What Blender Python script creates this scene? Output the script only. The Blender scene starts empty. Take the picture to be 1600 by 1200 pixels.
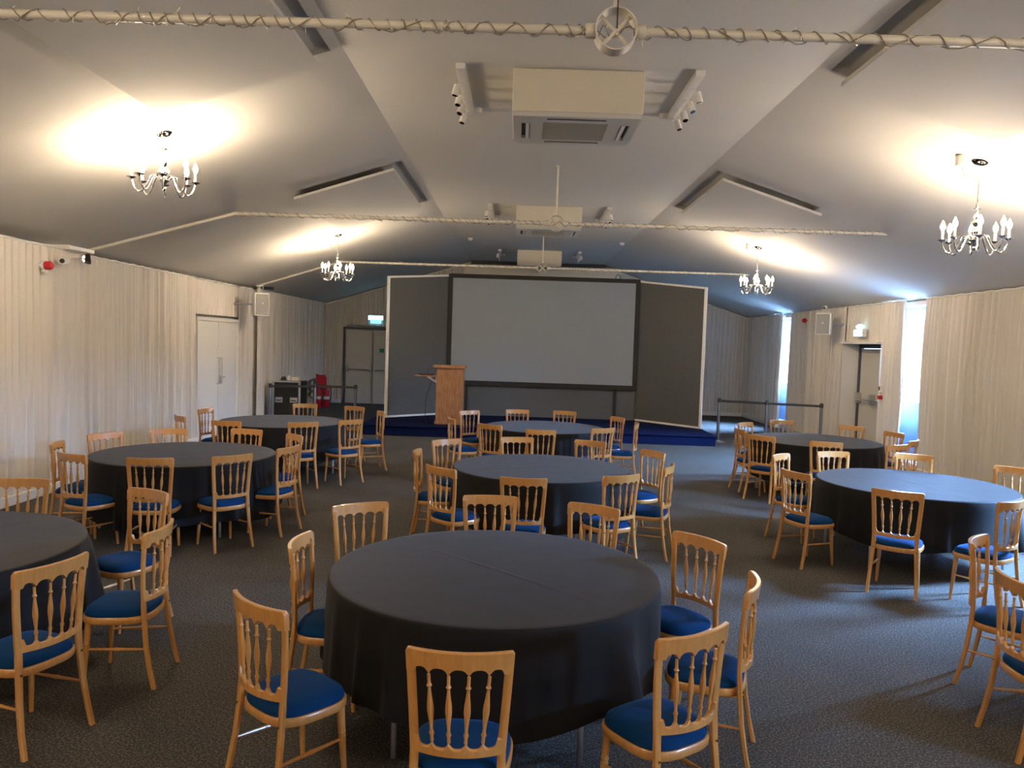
import bpy, math, random
from mathutils import Vector, Matrix
PI = math.pi
sc = bpy.context.scene
COL = sc.collection

# ------------------------------------------------------------------ camera
cam_d = bpy.data.cameras.new('camera'); cam = bpy.data.objects.new('camera', cam_d); COL.objects.link(cam)
Fv = Vector((-0.00805054, 0.99852066, -0.0537744)); Rv = Vector((0.99941397, 0.00982364, 0.03279036)); Uv = Vector((-0.03327012, 0.05347891, 0.99801458))
M = Matrix(((Rv.x, Uv.x, -Fv.x, 0), (Rv.y, Uv.y, -Fv.y, 0), (Rv.z, Uv.z, -Fv.z, 2.0362), (0, 0, 0, 1)))
cam.matrix_world = M
cam_d.sensor_width = 36; cam_d.lens = 1200.85 * 36 / 1600; cam_d.clip_start = 0.05; cam_d.clip_end = 200
sc.camera = cam

# ------------------------------------------------------------------ world, daylight, exposure
sc.view_settings.view_transform = 'Standard'; sc.view_settings.look = 'None'
sc.view_settings.gamma = 1; sc.view_settings.use_curve_mapping = False
sc.view_settings.exposure = 1.56
sc.cycles.diffuse_bounces = 7; sc.cycles.max_bounces = 12; sc.cycles.sample_clamp_indirect = 12
world = bpy.data.worlds.new('sky'); sc.world = world; world.use_nodes = True
bg = world.node_tree.nodes['Background']; bg.inputs[0].default_value = (0.50, 0.76, 1.0, 1); bg.inputs[1].default_value = 2.3
SLOTS = [(0.30, 0.95), (6.80, 7.45), (13.29, 13.95), (19.82, 20.45)]      # gaps in the right hand curtains
def area(name, loc, rot, sx, sy, power, color):
    l = bpy.data.lights.new(name, 'AREA'); l.shape = 'RECTANGLE'; l.size = sx; l.size_y = sy; l.energy = power; l.color = color
    o = bpy.data.objects.new(name, l); COL.objects.link(o); o.location = loc; o.rotation_euler = rot
    return o
for k, (a, b) in enumerate(SLOTS):
    # daylight from the open sky outside each window
    area('window_daylight', (9.2, (a + b) / 2 - 0.35, 3.5), (0, math.radians(60), 0), 1.6, 3.0, (3000, 6500, 4800, 4200)[k], (0.25, 0.50, 1.0))
BULB = 235.0       # emission of the chandelier candle bulbs

# ------------------------------------------------------------------ helpers
def node_mat(name):
    m = bpy.data.materials.new(name); m.use_nodes = True
    nt = m.node_tree; p = nt.nodes['Principled BSDF']
    return m, nt, p
def mat(name, col, rough=0.6, metal=0.0, bump=0.0, bscale=60.0, var=0.0, sheen=0.0, coat=0.0, emit=None, estr=0.0, stretch=(1, 1, 1), spec=None, bdist=0.01):
    m, nt, p = node_mat(name)
    p.inputs['Base Color'].default_value = (*col, 1); p.inputs['Roughness'].default_value = rough; p.inputs['Metallic'].default_value = metal
    if sheen: p.inputs['Sheen Weight'].default_value = sheen; p.inputs['Sheen Roughness'].default_value = 0.4
    if coat: p.inputs['Coat Weight'].default_value = coat; p.inputs['Coat Roughness'].default_value = 0.12
    if spec is not None: p.inputs['Specular IOR Level'].default_value = spec
    if emit: p.inputs['Emission Color'].default_value = (*emit, 1); p.inputs['Emission Strength'].default_value = estr
    tc = nt.nodes.new('ShaderNodeTexCoord'); mp = nt.nodes.new('ShaderNodeMapping'); mp.inputs['Scale'].default_value = stretch
    nz = nt.nodes.new('ShaderNodeTexNoise'); nz.inputs['Scale'].default_value = bscale; nz.inputs['Detail'].default_value = 4
    nt.links.new(tc.outputs['Object'], mp.inputs[0]); nt.links.new(mp.outputs[0], nz.inputs['Vector'])
    if var:
        cr = nt.nodes.new('ShaderNodeValToRGB')
        cr.color_ramp.elements[0].position = 0.3; cr.color_ramp.elements[1].position = 0.7
        cr.color_ramp.elements[0].color = (*[c * (1 - var) for c in col], 1); cr.color_ramp.elements[1].color = (*[min(1, c * (1 + var)) for c in col], 1)
        nt.links.new(nz.outputs[0], cr.inputs[0]); nt.links.new(cr.outputs[0], p.inputs['Base Color'])
    if bump:
        b = nt.nodes.new('ShaderNodeBump'); b.inputs['Strength'].default_value = bump; b.inputs['Distance'].default_value = bdist
        nt.links.new(nz.outputs[0], b.inputs['Height']); nt.links.new(b.outputs[0], p.inputs['Normal'])
    return m

class MB:
    def __init__(s): s.v = []; s.f = []
    def add(s, vs, fs):
        n = len(s.v); s.v += [tuple(v) for v in vs]; s.f += [tuple(i + n for i in f) for f in fs]; return s
    def box(s, x0, x1, y0, y1, z0, z1):
        vs = [(x0, y0, z0), (x1, y0, z0), (x1, y1, z0), (x0, y1, z0), (x0, y0, z1), (x1, y0, z1), (x1, y1, z1), (x0, y1, z1)]
        return s.add(vs, [(3, 2, 1, 0), (4, 5, 6, 7), (0, 1, 5, 4), (1, 2, 6, 5), (2, 3, 7, 6), (3, 0, 4, 7)])
    def prism(s, pts, y0, y1):          # polygon in x,z extruded along y
        n = len(pts); vs = [(x, y0, z) for x, z in pts] + [(x, y1, z) for x, z in pts]
        fs = [tuple(range(n)), tuple(range(2 * n - 1, n - 1, -1))] + [(i, i + n, (i + 1) % n + n, (i + 1) % n) for i in range(n)]
        return s.add(vs, fs)
    def tube(s, pts, r, n=8, cap=True, closed=False):
        pts = [Vector(p) for p in pts]; k = len(pts); rs = r if isinstance(r, (list, tuple)) else [r] * k
        vs = []; prev = None
        for i, p in enumerate(pts):
            if closed: t = pts[(i + 1) % k] - pts[i - 1]
            else: t = pts[min(i + 1, k - 1)] - pts[max(i - 1, 0)]
            t.normalize()
            if prev is None:
                a = Vector((0, 0, 1)) if abs(t.z) < 0.9 else Vector((1, 0, 0)); u = t.cross(a).normalized()
            else: u = (prev - t * prev.dot(t)).normalized()
            prev = u; w = t.cross(u)
            for j in range(n):
                an = 2 * PI * j / n; vs.append(p + (u * math.cos(an) + w * math.sin(an)) * rs[i])
        fs = []
        for i in range(k if closed else k - 1):
            i2 = (i + 1) % k
            for j in range(n): fs.append((i * n + j, i * n + (j + 1) % n, i2 * n + (j + 1) % n, i2 * n + j))
        if cap and not closed: fs += [tuple(range(n - 1, -1, -1)), tuple((k - 1) * n + j for j in range(n))]
        return s.add(vs, fs)
    def lathe(s, prof, c=(0, 0, 0), n=16, axis='z'):   # prof: (r, h)
        vs = []
        for r, h in prof:
            for j in range(n):
                a = 2 * PI * j / n; x, y, z = r * math.cos(a), r * math.sin(a), h
                if axis == 'y': x, y, z = x, h, y
                if axis == 'x': x, y, z = h, x, y
                vs.append((c[0] + x, c[1] + y, c[2] + z))
        fs = [(i * n + j, i * n + (j + 1) % n, (i + 1) * n + (j + 1) % n, (i + 1) * n + j) for i in range(len(prof) - 1) for j in range(n)]
        fs += [tuple(range(n - 1, -1, -1)), tuple((len(prof) - 1) * n + j for j in range(n))]
        return s.add(vs, fs)
    def grid(s, rows, closed=False):    # rows of equal-length point lists
        m = len(rows[0]); vs = [p for r in rows for p in r]
        fs = [(i * m + j, i * m + (j + 1) % m, (i + 1) * m + (j + 1) % m, (i + 1) * m + j) for i in range(len(rows) - 1) for j in range(m if closed else m - 1)]
        return s.add(vs, fs)
    def mesh(s, name, m, smooth=True, ang=40):
        me = bpy.data.meshes.new(name); me.from_pydata(s.v, [], s.f); me.materials.append(m)
        import bmesh
        b = bmesh.new(); b.from_mesh(me); bmesh.ops.recalc_face_normals(b, faces=b.faces); b.to_mesh(me); b.free()
        if smooth:
            me.shade_smooth(); me.set_sharp_from_angle(angle=math.radians(ang))
        return me
    def build(s, name, m, parent=None, smooth=True, ang=40, bevel=0.0, seg=2):
        o = bpy.data.objects.new(name, s.mesh(name, m, smooth, ang)); COL.objects.link(o)
        if parent: o.parent = parent
        if bevel:
            b = o.modifiers.new('bevel', 'BEVEL'); b.width = bevel; b.segments = seg; b.limit_method = 'ANGLE'
        return o
def tag(o, label=None, cat=None, group=None, kind=None):
    if label: o['label'] = label
    if cat: o['category'] = cat
    if group: o['group'] = group
    if kind: o['kind'] = kind
    return o
def empty(name, loc=(0, 0, 0), rz=0.0, label=None, cat=None, group=None):
    o = bpy.data.objects.new(name, None); COL.objects.link(o); o.location = loc; o.rotation_euler = (0, 0, rz); o.empty_display_size = 0.1
    return tag(o, label, cat, group)
def struct(name, mb, m, **k):
    o = mb.build(name, m, **k); o['kind'] = 'structure'; return o
def dup(root, loc, rz, label):
    r = root.copy(); COL.objects.link(r); r.location = loc; r.rotation_euler = (0, 0, rz); r['label'] = label
    for ch in list(root.children):
        c = ch.copy(); COL.objects.link(c); c.parent = r
        for g in ch.children:
            h = g.copy(); COL.objects.link(h); h.parent = c
    return r

# ------------------------------------------------------------------ materials
M_ceil = mat('ceiling_lining', (0.62, 0.605, 0.57), 0.85, bump=0.06, bscale=5, stretch=(1, 1, 1), bdist=0.05)
M_wall = mat('plaster_white', (0.72, 0.70, 0.66), 0.8)
M_curt = mat('ivory_curtain', (0.68, 0.635, 0.565), 0.8, bump=0.15, bscale=220, sheen=0.15, bdist=0.002)
M_trim = mat('white_paint', (0.80, 0.78, 0.73), 0.45)
M_door = mat('door_paint', (0.78, 0.77, 0.74), 0.5)
M_doorc = mat('cream_door', (0.60, 0.57, 0.49), 0.55)
M_dark = mat('dark_frame_and_shade', (0.05, 0.055, 0.06), 0.5)
M_steel = mat('brushed_steel', (0.6, 0.6, 0.6), 0.3, 1.0)
M_post = mat('barrier_steel', (0.28, 0.28, 0.28), 0.35, 1.0)
M_chrome = mat('chrome', (0.85, 0.84, 0.82), 0.09, 1.0)
M_dchrome = mat('dark_chrome', (0.10, 0.09, 0.085), 0.15, 1.0)
M_black = mat('black_plastic', (0.015, 0.015, 0.015), 0.5)
M_grey = mat('grey_plastic', (0.25, 0.245, 0.235), 0.5)
M_cream = mat('cream_metal', (0.72, 0.67, 0.54), 0.45)
M_white = mat('white_plastic', (0.80, 0.79, 0.76), 0.4)
M_acpanel = mat('air_unit_panel', (0.62, 0.61, 0.58), 0.45)
M_acgrille = mat('air_unit_grille', (0.42, 0.41, 0.36), 0.6, bump=0.5, bscale=1, stretch=(1, 1, 1))
M_bar = mat('cream_bar', (0.70, 0.66, 0.57), 0.4)
M_cable = mat('clear_cable', (0.27, 0.23, 0.17), 0.35)
M_spark = mat('clear_fairy_bulb', (0.9, 0.85, 0.7), 0.08, spec=1.0)
M_red = mat('red_paint', (0.50, 0.01, 0.02), 0.4)
M_felt = mat('grey_display_carpet', (0.108, 0.112, 0.112), 0.95, bump=0.3, bscale=160, var=0.35)
M_screen = mat('grey_projection_screen', (0.27, 0.30, 0.33), 0.85, spec=0.2)
M_sframe = mat('black_velvet_frame', (0.022, 0.020, 0.017), 0.8)
M_stage = mat('blue_stage_carpet', (0.004, 0.009, 0.042), 0.95, bump=0.3, bscale=200, var=0.3, spec=0.1)
M_wtrim = mat('white_edge_trim', (0.85, 0.83, 0.78), 0.5)
M_amber = mat('brass_bolt', (0.7, 0.5, 0.2), 0.25, 1.0)

def carpet():
    m, nt, p = node_mat('charcoal_carpet'); N = nt.nodes; L = nt.links
    tc = N.new('ShaderNodeTexCoord')
    n1 = N.new('ShaderNodeTexNoise'); n1.inputs['Scale'].default_value = 85; n1.inputs['Detail'].default_value = 6; n1.inputs['Roughness'].default_value = 0.8
    n2 = N.new('ShaderNodeTexNoise'); n2.inputs['Scale'].default_value = 1.3; n2.inputs['Detail'].default_value = 3
    L.new(tc.outputs['Object'], n1.inputs['Vector']); L.new(tc.outputs['Object'], n2.inputs['Vector'])
    cr = N.new('ShaderNodeValToRGB'); e = cr.color_ramp.elements
    e[0].position = 0.36; e[0].color = (0.020, 0.018, 0.016, 1); e[1].position = 0.66; e[1].color = (0.36, 0.33, 0.29, 1)
    x = e.new(0.52); x.color = (0.085, 0.078, 0.068, 1)
    L.new(n1.outputs[0], cr.inputs[0])
    mx = N.new('ShaderNodeMixRGB'); mx.blend_type = 'MULTIPLY'; mx.inputs[0].default_value = 0.35
    L.new(cr.outputs[0], mx.inputs[1]); L.new(n2.outputs[0], mx.inputs[2]); L.new(mx.outputs[0], p.inputs['Base Color'])
    p.inputs['Roughness'].default_value = 0.95; p.inputs['Specular IOR Level'].default_value = 0.2
    b = N.new('ShaderNodeBump'); b.inputs['Strength'].default_value = 0.5; b.inputs['Distance'].default_value = 0.006
    L.new(n1.outputs[0], b.inputs['Height']); L.new(b.outputs[0], p.inputs['Normal'])
    return m
M_carpet = carpet()
def wood(name, c0, c1, scale, rough, coat, stretch):
    m, nt, p = node_mat(name); N = nt.nodes; L = nt.links
    tc = N.new('ShaderNodeTexCoord'); mp = N.new('ShaderNodeMapping'); mp.inputs['Scale'].default_value = stretch
    nz = N.new('ShaderNodeTexNoise'); nz.inputs['Scale'].default_value = scale; nz.inputs['Detail'].default_value = 5; nz.inputs['Distortion'].default_value = 0.6
    cr = N.new('ShaderNodeValToRGB'); cr.color_ramp.elements[0].position = 0.32; cr.color_ramp.elements[1].position = 0.68
    cr.color_ramp.elements[0].color = (*c0, 1); cr.color_ramp.elements[1].color = (*c1, 1)
    L.new(tc.outputs['Object'], mp.inputs[0]); L.new(mp.outputs[0], nz.inputs['Vector']); L.new(nz.outputs[0], cr.inputs[0]); L.new(cr.outputs[0], p.inputs['Base Color'])
    p.inputs['Roughness'].default_value = rough; p.inputs['Coat Weight'].default_value = coat; p.inputs['Coat Roughness'].default_value = 0.15
    return m
M_beech = wood('varnished_beech', (0.50, 0.235, 0.058), (0.58, 0.285, 0.08), 9, 0.34, 0.6, (6, 6, 1))
M_oak = wood('lectern_oak', (0.24, 0.10, 0.04), (0.40, 0.195, 0.08), 5, 0.4, 0.2, (7, 7, 0.8))
def cloth_mat():
    m, nt, p = node_mat('black_tablecloth'); N = nt.nodes; L = nt.links
    p.inputs['Base Color'].default_value = (0.0072, 0.0064, 0.006, 1); p.inputs['Roughness'].default_value = 0.7
    p.inputs['Sheen Weight'].default_value = 0.10; p.inputs['Sheen Roughness'].default_value = 0.4; p.inputs['Specular IOR Level'].default_value = 0.22
    tc = N.new('ShaderNodeTexCoord'); nz = N.new('ShaderNodeTexNoise'); nz.inputs['Scale'].default_value = 2.2; nz.inputs['Detail'].default_value = 2
    L.new(tc.outputs['Object'], nz.inputs['Vector'])
    b = N.new('ShaderNodeBump'); b.inputs['Strength'].default_value = 0.35; b.inputs['Distance'].default_value = 0.02
    L.new(nz.outputs[0], b.inputs['Height']); L.new(b.outputs[0], p.inputs['Normal'])
    return m
M_cloth = cloth_mat()
def velvet():
    m, nt, p = node_mat('blue_velvet')
    p.inputs['Base Color'].default_value = (0.001, 0.034, 0.118, 1); p.inputs['Roughness'].default_value = 0.9; p.inputs['Specular IOR Level'].default_value = 0.15
    p.inputs['Sheen Weight'].default_value = 0.22; p.inputs['Sheen Roughness'].default_value = 0.3; p.inputs['Sheen Tint'].default_value = (0.1, 0.35, 1, 1)
    return m
M_velvet = velvet()
M_bulb = mat('lit_candle_bulb', (1, 0.9, 0.7), 0.3, emit=(1.0, 0.78, 0.54), estr=BULB)
M_exit = mat('lit_exit_panel', (0.6, 0.9, 1), 0.3, emit=(0.30, 0.78, 1.0), estr=3.2)
def glass():
    m = bpy.data.materials.new('window_glass'); m.use_nodes = True; nt = m.node_tree; nt.nodes.clear()
    o = nt.nodes.new('ShaderNodeOutputMaterial'); t = nt.nodes.new('ShaderNodeBsdfTransparent'); g = nt.nodes.new('ShaderNodeBsdfGlossy'); g.inputs['Roughness'].default_value = 0.02
    mx = nt.nodes.new('ShaderNodeMixShader'); mx.inputs[0].default_value = 0.06
    nt.links.new(t.outputs[0], mx.inputs[1]); nt.links.new(g.outputs[0], mx.inputs[2]); nt.links.new(mx.outputs[0], o.inputs[0]); return m
M_glass = glass()
def translucent(nm, c1, c2):
    m = bpy.data.materials.new(nm); m.use_nodes = True; nt = m.node_tree; nt.nodes.clear()
    o = nt.nodes.new('ShaderNodeOutputMaterial'); t = nt.nodes.new('ShaderNodeBsdfTranslucent'); t.inputs[0].default_value = c1
    g = nt.nodes.new('ShaderNodeBsdfDiffuse'); g.inputs[0].default_value = c2
    mx = nt.nodes.new('ShaderNodeMixShader'); mx.inputs[0].default_value = 0.4
    nt.links.new(t.outputs[0], mx.inputs[1]); nt.links.new(g.outputs[0], mx.inputs[2]); nt.links.new(mx.outputs[0], o.inputs[0]); return m
M_trans = translucent('translucent_lower_panel', (0.03, 0.07, 0.13, 1), (0.30, 0.38, 0.5, 1)); M_trans2 = translucent('translucent_upper_panel', (0.25, 0.5, 0.62, 1), (0.5, 0.6, 0.65, 1))

# ------------------------------------------------------------------ room shell
XC = 0.45; XL = -6.1; XR = 7.0; YB = -9.6; YF = 23.75; ZE = 3.07; ZC = 4.48; XF = 2.03
SL = 0.32
def slope_z(x): return min(ZC, 4.48 - SL * (abs(x - XC) - XF))
struct('floor', MB().box(XL - 0.4, XR + 0.9, YB - 0.3, YF + 0.3, -0.1, 0.0), M_carpet)
xo0, xo1 = XL - 0.35, XR + 0.45
HATCH = [(-1, 3.9, 6.7), (-1, 10.65, 13.55), (1, 3.9, 6.8), (1, 10.65, 13.4)]     # side, near and far edge of each hanging panel
def ceiling_mesh():
    m = MB()
    def piece(a, b, y0, y1, d0=0.0, d1=0.065):     # a, b measured along x from the hall axis
        x0, x1 = sorted((XC + a, XC + b)); m.prism([(x0, slope_z(x0) + d0), (x1, slope_z(x1) + d0), (x1, slope_z(x1) + d1), (x0, slope_z(x0) + d1)], y0, y1)
    ya, yb = YB - 0.3, YF + 0.3
    piece(-XF, XF, ya, yb)
    for s_, out in ((-1, XC - xo0), (1, xo1 - XC)):
        y = ya
        for (q, h0, h1) in HATCH:
            if q != s_: continue
            piece(s_ * XF, s_ * out, y, h0 - 0.12); piece(s_ * XF, s_ * 2.13, h0 - 0.12, h1 - 0.08); piece(s_ * 3.55, s_ * out, h0 - 0.12, h1 - 0.08); y = h1 - 0.08
        piece(s_ * XF, s_ * out, y, yb)
        piece(s_ * XF, s_ * out, ya, yb, 0.065, 0.26)
    return m
struct('ceiling', ceiling_mesh(), M_ceil, smooth=False)
struct('wall_left', MB().box(XL - 0.2, XL, YB, YF, 0, slope_z(XL) - 0.01), M_wall, smooth=False)
def gable(y0, y1):
    z0 = 0.0
    return MB().prism([(XL - 0.2, z0), (XR + 0.35, z0), (XR + 0.35, slope_z(XR + 0.35)), (XC + XF, ZC), (XC - XF, ZC), (XL - 0.2, slope_z(XL - 0.2))], y0, y1)
struct('wall_far', gable(YF, YF + 0.2), M_wall, smooth=False)
struct('wall_back', gable(YB - 0.2, YB), M_wall, smooth=False)
# right wall with window and door openings
DOOR_R = (14.98, 16.52)
ops = [(a - 0.05, a + 1.62) for a, b in SLOTS]
ops[2] = (13.22, 14.85)
cuts = sorted([(o[0], o[1], 0.12, 3.0) for o in ops] + [(DOOR_R[0], DOOR_R[1], 0.0, 2.24)])
wr = MB(); y = YB
for (a, b, z0, z1) in cuts:
    wr.box(XR, XR + 0.34, y, a, 0, slope_z(XR + 0.34))
    if z0 > 0: wr.box(XR, XR + 0.34, a, b, 0, z0)
    wr.box(XR, XR + 0.34, a, b, z1, slope_z(XR + 0.34))
    y = b
wr.box(XR, XR + 0.34, y, YF, 0, slope_z(XR + 0.34))
struct('wall_right', wr, M_wall, smooth=False)
for k, (a, b) in enumerate(ops):
    wf = MB(); X0, X1 = XR + 0.24, XR + 0.30
    for (ya, yb, za, zb) in [(a, a + .06, .12, 3.0), (b - .06, b, .12, 3.0), (a + .06, b - .06, .12, .18), (a + .06, b - .06, 2.94, 3.0), (a + .06, b - .06, 1.18, 1.24), (a + .06, b - .06, 2.66, 2.72)]:
        wf.box(X0, X1, ya, yb, za, zb)
    w = struct('window_%d' % (k + 1), wf, M_trim, smooth=False)
    MB().box(X0 + .02, X0 + .028, a + .06, b - .06, 1.24, 2.66).build('pane', M_glass, w, smooth=False)
    MB().box(X0 + .02, X0 + .028, a + .06, b - .06, .18, 1.18).build('lower_panel', M_trans, w, smooth=False)
    MB().box(X0 + .02, X0 + .028, a + .06, b - .06, 2.72, 2.94).build('upper_panel', M_trans2, w, smooth=False)
struct('baseboard_left', MB().box(XL, -5.70, YB, 9.7, 0, 0.11).box(XL, -5.84, 9.7, 14.05, 0, 0.11).box(XL, -5.95, 17.4, YF, 0, 0.11), M_trim, bevel=0.006)
struct('baseboard_far', MB().box(-5.98, -5.45, 23.58, YF, 0, 0.11).box(-3.6, 6.9, 23.58, YF, 0, 0.11), M_trim, bevel=0.006)
struct('baseboard_right', MB().box(6.88, XR, 16.55, 19.8, 0, 0.1).box(6.88, XR, 20.5, YF, 0, 0.1).box(6.88, XR, 7.5, 13.2, 0, 0.1), M_trim, bevel=0.006)
# outdoor ground seen through the windows
struct('ground_outside', MB().box(7.95, 30, -25, 45, -0.35, -0.25), mat('pale_paving', (0.45, 0.45, 0.43), 0.9, var=0.1, bscale=3), smooth=False)

# ------------------------------------------------------------------ curtains
def curtain(label, p0, p1, nrm, z0, z1, seed, amp=0.042, pitch=0.095, group='ivory pleated wall curtains', ztop=None, lean0=0.0, lean1=0.0, rail=True, cat='curtain'):
    rnd = random.Random(seed); p0 = Vector((*p0, 0)); p1 = Vector((*p1, 0)); nrm = Vector((*nrm, 0)).normalized()
    Ln = (p1 - p0).length; t = (p1 - p0) / Ln
    n = max(6, int(Ln / (pitch / 5))); ph = [0.0]
    ph_pitch = pitch
    for i in range(n):
        if rnd.random() < 0.12: ph_pitch = pitch * rnd.uniform(0.6, 1.7)
        ph.append(ph[-1] + 2 * PI * (Ln / n) / ph_pitch)
    k1 = [rnd.uniform(0, 6.28) for _ in range(6)]
    amps = [0.5 + 0.5 * abs(math.sin(i * 0.013 * 7 + k1[0]) * math.cos(i * 0.031 + k1[1])) + rnd.uniform(0, .15) for i in range(n + 1)]
    def D(i, f):       # f 0 bottom .. 1 top
        w = 0.9 * math.sin(2.2 * f + k1[2] + i * 0.02)
        a = amp * amps[i] * (0.55 + 0.55 * (1 - f) if f < 0.93 else 0.5)
        d = a * math.sin(ph[i] + w) + 0.22 * a * math.sin(2.3 * ph[i] + k1[3] - w)
        d += 0.10 * amp * math.sin(ph[i] * 3.1 + k1[4]) * (1.0 if f > 0.6 else f / 0.6)
        return d + amp * 1.2
    m = MB(); rows = []
    R = 12
    for r in range(R + 1):
        f = r / R; row = []
        f2 = f ** 0.85
        for i in range(n + 1):
            s = Ln * i / n; zt = ztop(s) if ztop else z1
            z = z0 + (zt - z0) * f2 + (0.006 * math.sin(ph[i] * 0.5) if r == 0 else 0)
            sh = lean0 * (1 - s / Ln) * (1 - f) * f * 4 + lean1 * (s / Ln) * (1 - f) * f * 4
            q = p0 + t * (s + sh) + nrm * D(i, f2); row.append((q.x, q.y, z))
        rows.append(row)
    m.grid(rows)
    root = empty('curtain', (p0 + p1) / 2, 0, label, cat, group)
    o = m.build('drape', M_curt, root, ang=80); o.location = -root.location
    if rail:
        tops = []
        for i in range(0, n + 1, max(1, n // 60)):
            s = Ln * i / n; q = p0 + t * s + nrm * 0.055; tops.append((q.x, q.y, (ztop(s) if ztop else z1) + 0.004 + 0.006 * math.sin(i * 0.35 + seed)))
        s = Ln; q = p0 + t * s + nrm * 0.055; tops.append((q.x, q.y, (ztop(s) if ztop else z1) + 0.004))
        h = MB().tube(tops, 0.016, 6).build('curtain_rail', M_trim, root); h.location = -root.location
    return root
ET = 3.02
curtain('ivory pleated curtain on left wall nearest the camera, under the red alarm', (-5.80, YB + .05), (-5.80, 9.66), (1, 0), 0.1, ET, 1, pitch=0.12)
curtain('ivory pleated curtain on left wall between white column and white double door', (-5.97, 10.12), (-5.97, 14.03), (1, 0), 0.1, ET, 2, pitch=0.075)
curtain('short ivory pleated valance above the white double door on left wall', (-5.97, 14.03), (-5.97, 16.18), (1, 0), 2.38, ET, 3, pitch=0.08, amp=0.02)
curtain('narrow ivory curtain between the white double door and the column behind speaker', (-5.97, 16.2), (-5.97, 16.95), (1, 0), 0.02, ET, 4, pitch=0.11)
curtain('gathered ivory curtain wrapping the column beside the left loudspeaker', (-5.84, 16.92), (-5.84, 17.42), (1, 0), 0.02, ET + .05, 5, pitch=0.12, amp=0.04)
curtain('greyish ivory curtain on left wall behind the black flight case', (-6.06, 17.42), (-6.06, 23.6), (1, 0), 0.1, 3.10, 6, pitch=0.085)
curtain('gathered ivory curtain wrapping the left wall column under chrome spotlight', (-5.84, 9.62), (-5.84, 10.16), (1, 0), 0.02, ET, 7, pitch=0.15, amp=0.035)
zf = lambda x0: (lambda s: slope_z(x0 + s) - 0.06)
curtain('ivory end wall curtain pulled aside left of the cream exit doors', (-6.0, 23.68), (-5.42, 23.68), (0, -1), 0.1, 3, 8, ztop=zf(-6.0), pitch=0.09, lean1=0.10)
curtain('ivory end wall curtain hanging above the cream exit doors', (-5.42, 23.68), (-3.6, 23.68), (0, -1), 2.42, 3, 9, ztop=zf(-5.42), pitch=0.09)
curtain('ivory end wall curtain hidden largely behind the left display wing', (-3.6, 23.68), (-1.75, 23.68), (0, -1), 0.1, 3, 10, ztop=zf(-3.6), pitch=0.09)
curtain('grey lit ivory end wall curtain right of the right display wing', (2.95, 23.68), (6.96, 23.68), (0, -1), 0.1, 3, 11, ztop=zf(2.95), pitch=0.10)
curtain('ivory curtain on right wall in the far corner beyond the bright gap', (6.99, 20.47), (6.99, 23.62), (-1, 0), 0.1, ET, 12, pitch=0.09)
curtain('ivory curtain on right wall between far bright gap and recessed exit door', (6.99, 16.50), (6.99, 19.80), (-1, 0), 0.1, ET, 13, pitch=0.085)
curtain('short ivory valance above the recessed exit door on right wall', (6.99, 14.80), (6.99, 16.50), (-1, 0), 2.28, ET, 14, pitch=0.08, amp=0.02)
curtain('slim ivory curtain between the recessed exit door and near bright gap', (6.99, 13.97), (6.99, 14.82), (-1, 0), 0.1, ET, 15, pitch=0.09, lean0=-0.05)
curtain('wide ivory curtain on right wall nearest the camera, behind the right tables', (6.99, 7.47), (6.99, 13.27), (-1, 0), 0.1, ET, 16, pitch=0.105, lean1=0.05)
curtain('ivory curtain on right wall beside the camera, cut by the frame', (6.99, 0.97), (6.99, 6.78), (-1, 0), 0.1, ET, 17, pitch=0.1)
curtain('ivory curtain on right wall behind the camera', (6.99, YB + .05), (6.99, 0.28), (-1, 0), 0.1, ET, 18, pitch=0.1)
# boxed column head on the left wall and bunched pelmet
struct('trim_6', MB().box(XL, -5.86, 9.60, 10.16, 0, ET).box(XL, -5.90, 16.93, 17.41, 0, ET), M_trim)
t_ = struct('trim_1', MB().box(-6.05, -5.66, 9.62, 10.20, ET + 0.0, ET + 0.055), M_trim, bevel=0.012)

# ------------------------------------------------------------------ doors
def lever(parent, x, y, z, nx, ny, m=None):
    pass
d1 = struct('door_1', MB().box(-5.99, -5.90, 14.06, 14.12, 0, 2.33).box(-5.99, -5.90, 16.10, 16.16, 0, 2.33).box(-5.99, -5.90, 14.12, 16.10, 2.26, 2.33), M_trim, bevel=0.006)
for (a, b) in [(14.13, 15.10), (15.12, 16.09)]:
    lf = MB().box(-5.985, -5.93, a, b, 0.01, 2.25).build('door_leaf', M_door, d1, bevel=0.004)
    s = 1 if a < 15 else -1; ye = (b - 0.07) if a < 15 else (a + 0.07)
    MB().tube([(-5.935, ye, 1.04), (-5.885, ye, 1.04), (-5.885, ye, 1.55), (-5.935, ye, 1.55)], 0.011, 8).build('pull_handle', M_steel, lf)
    if a > 15: MB().tube([(-5.935, ye + .03, 1.16), (-5.88, ye + .03, 1.16), (-5.88, ye + .16, 1.16)], 0.011, 8).box(-5.935, -5.925, ye - .02, ye + .06, 1.02, 1.2).build('lever_handle', M_steel, lf)
    yh = a + 0.01 if a < 15 else b - 0.01
    for z in (0.25, 1.1, 1.95):
        MB().tube([(-5.925, yh, z - .05), (-5.925, yh, z + .05)], 0.012, 8).build('hinge', M_steel, lf)
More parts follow.
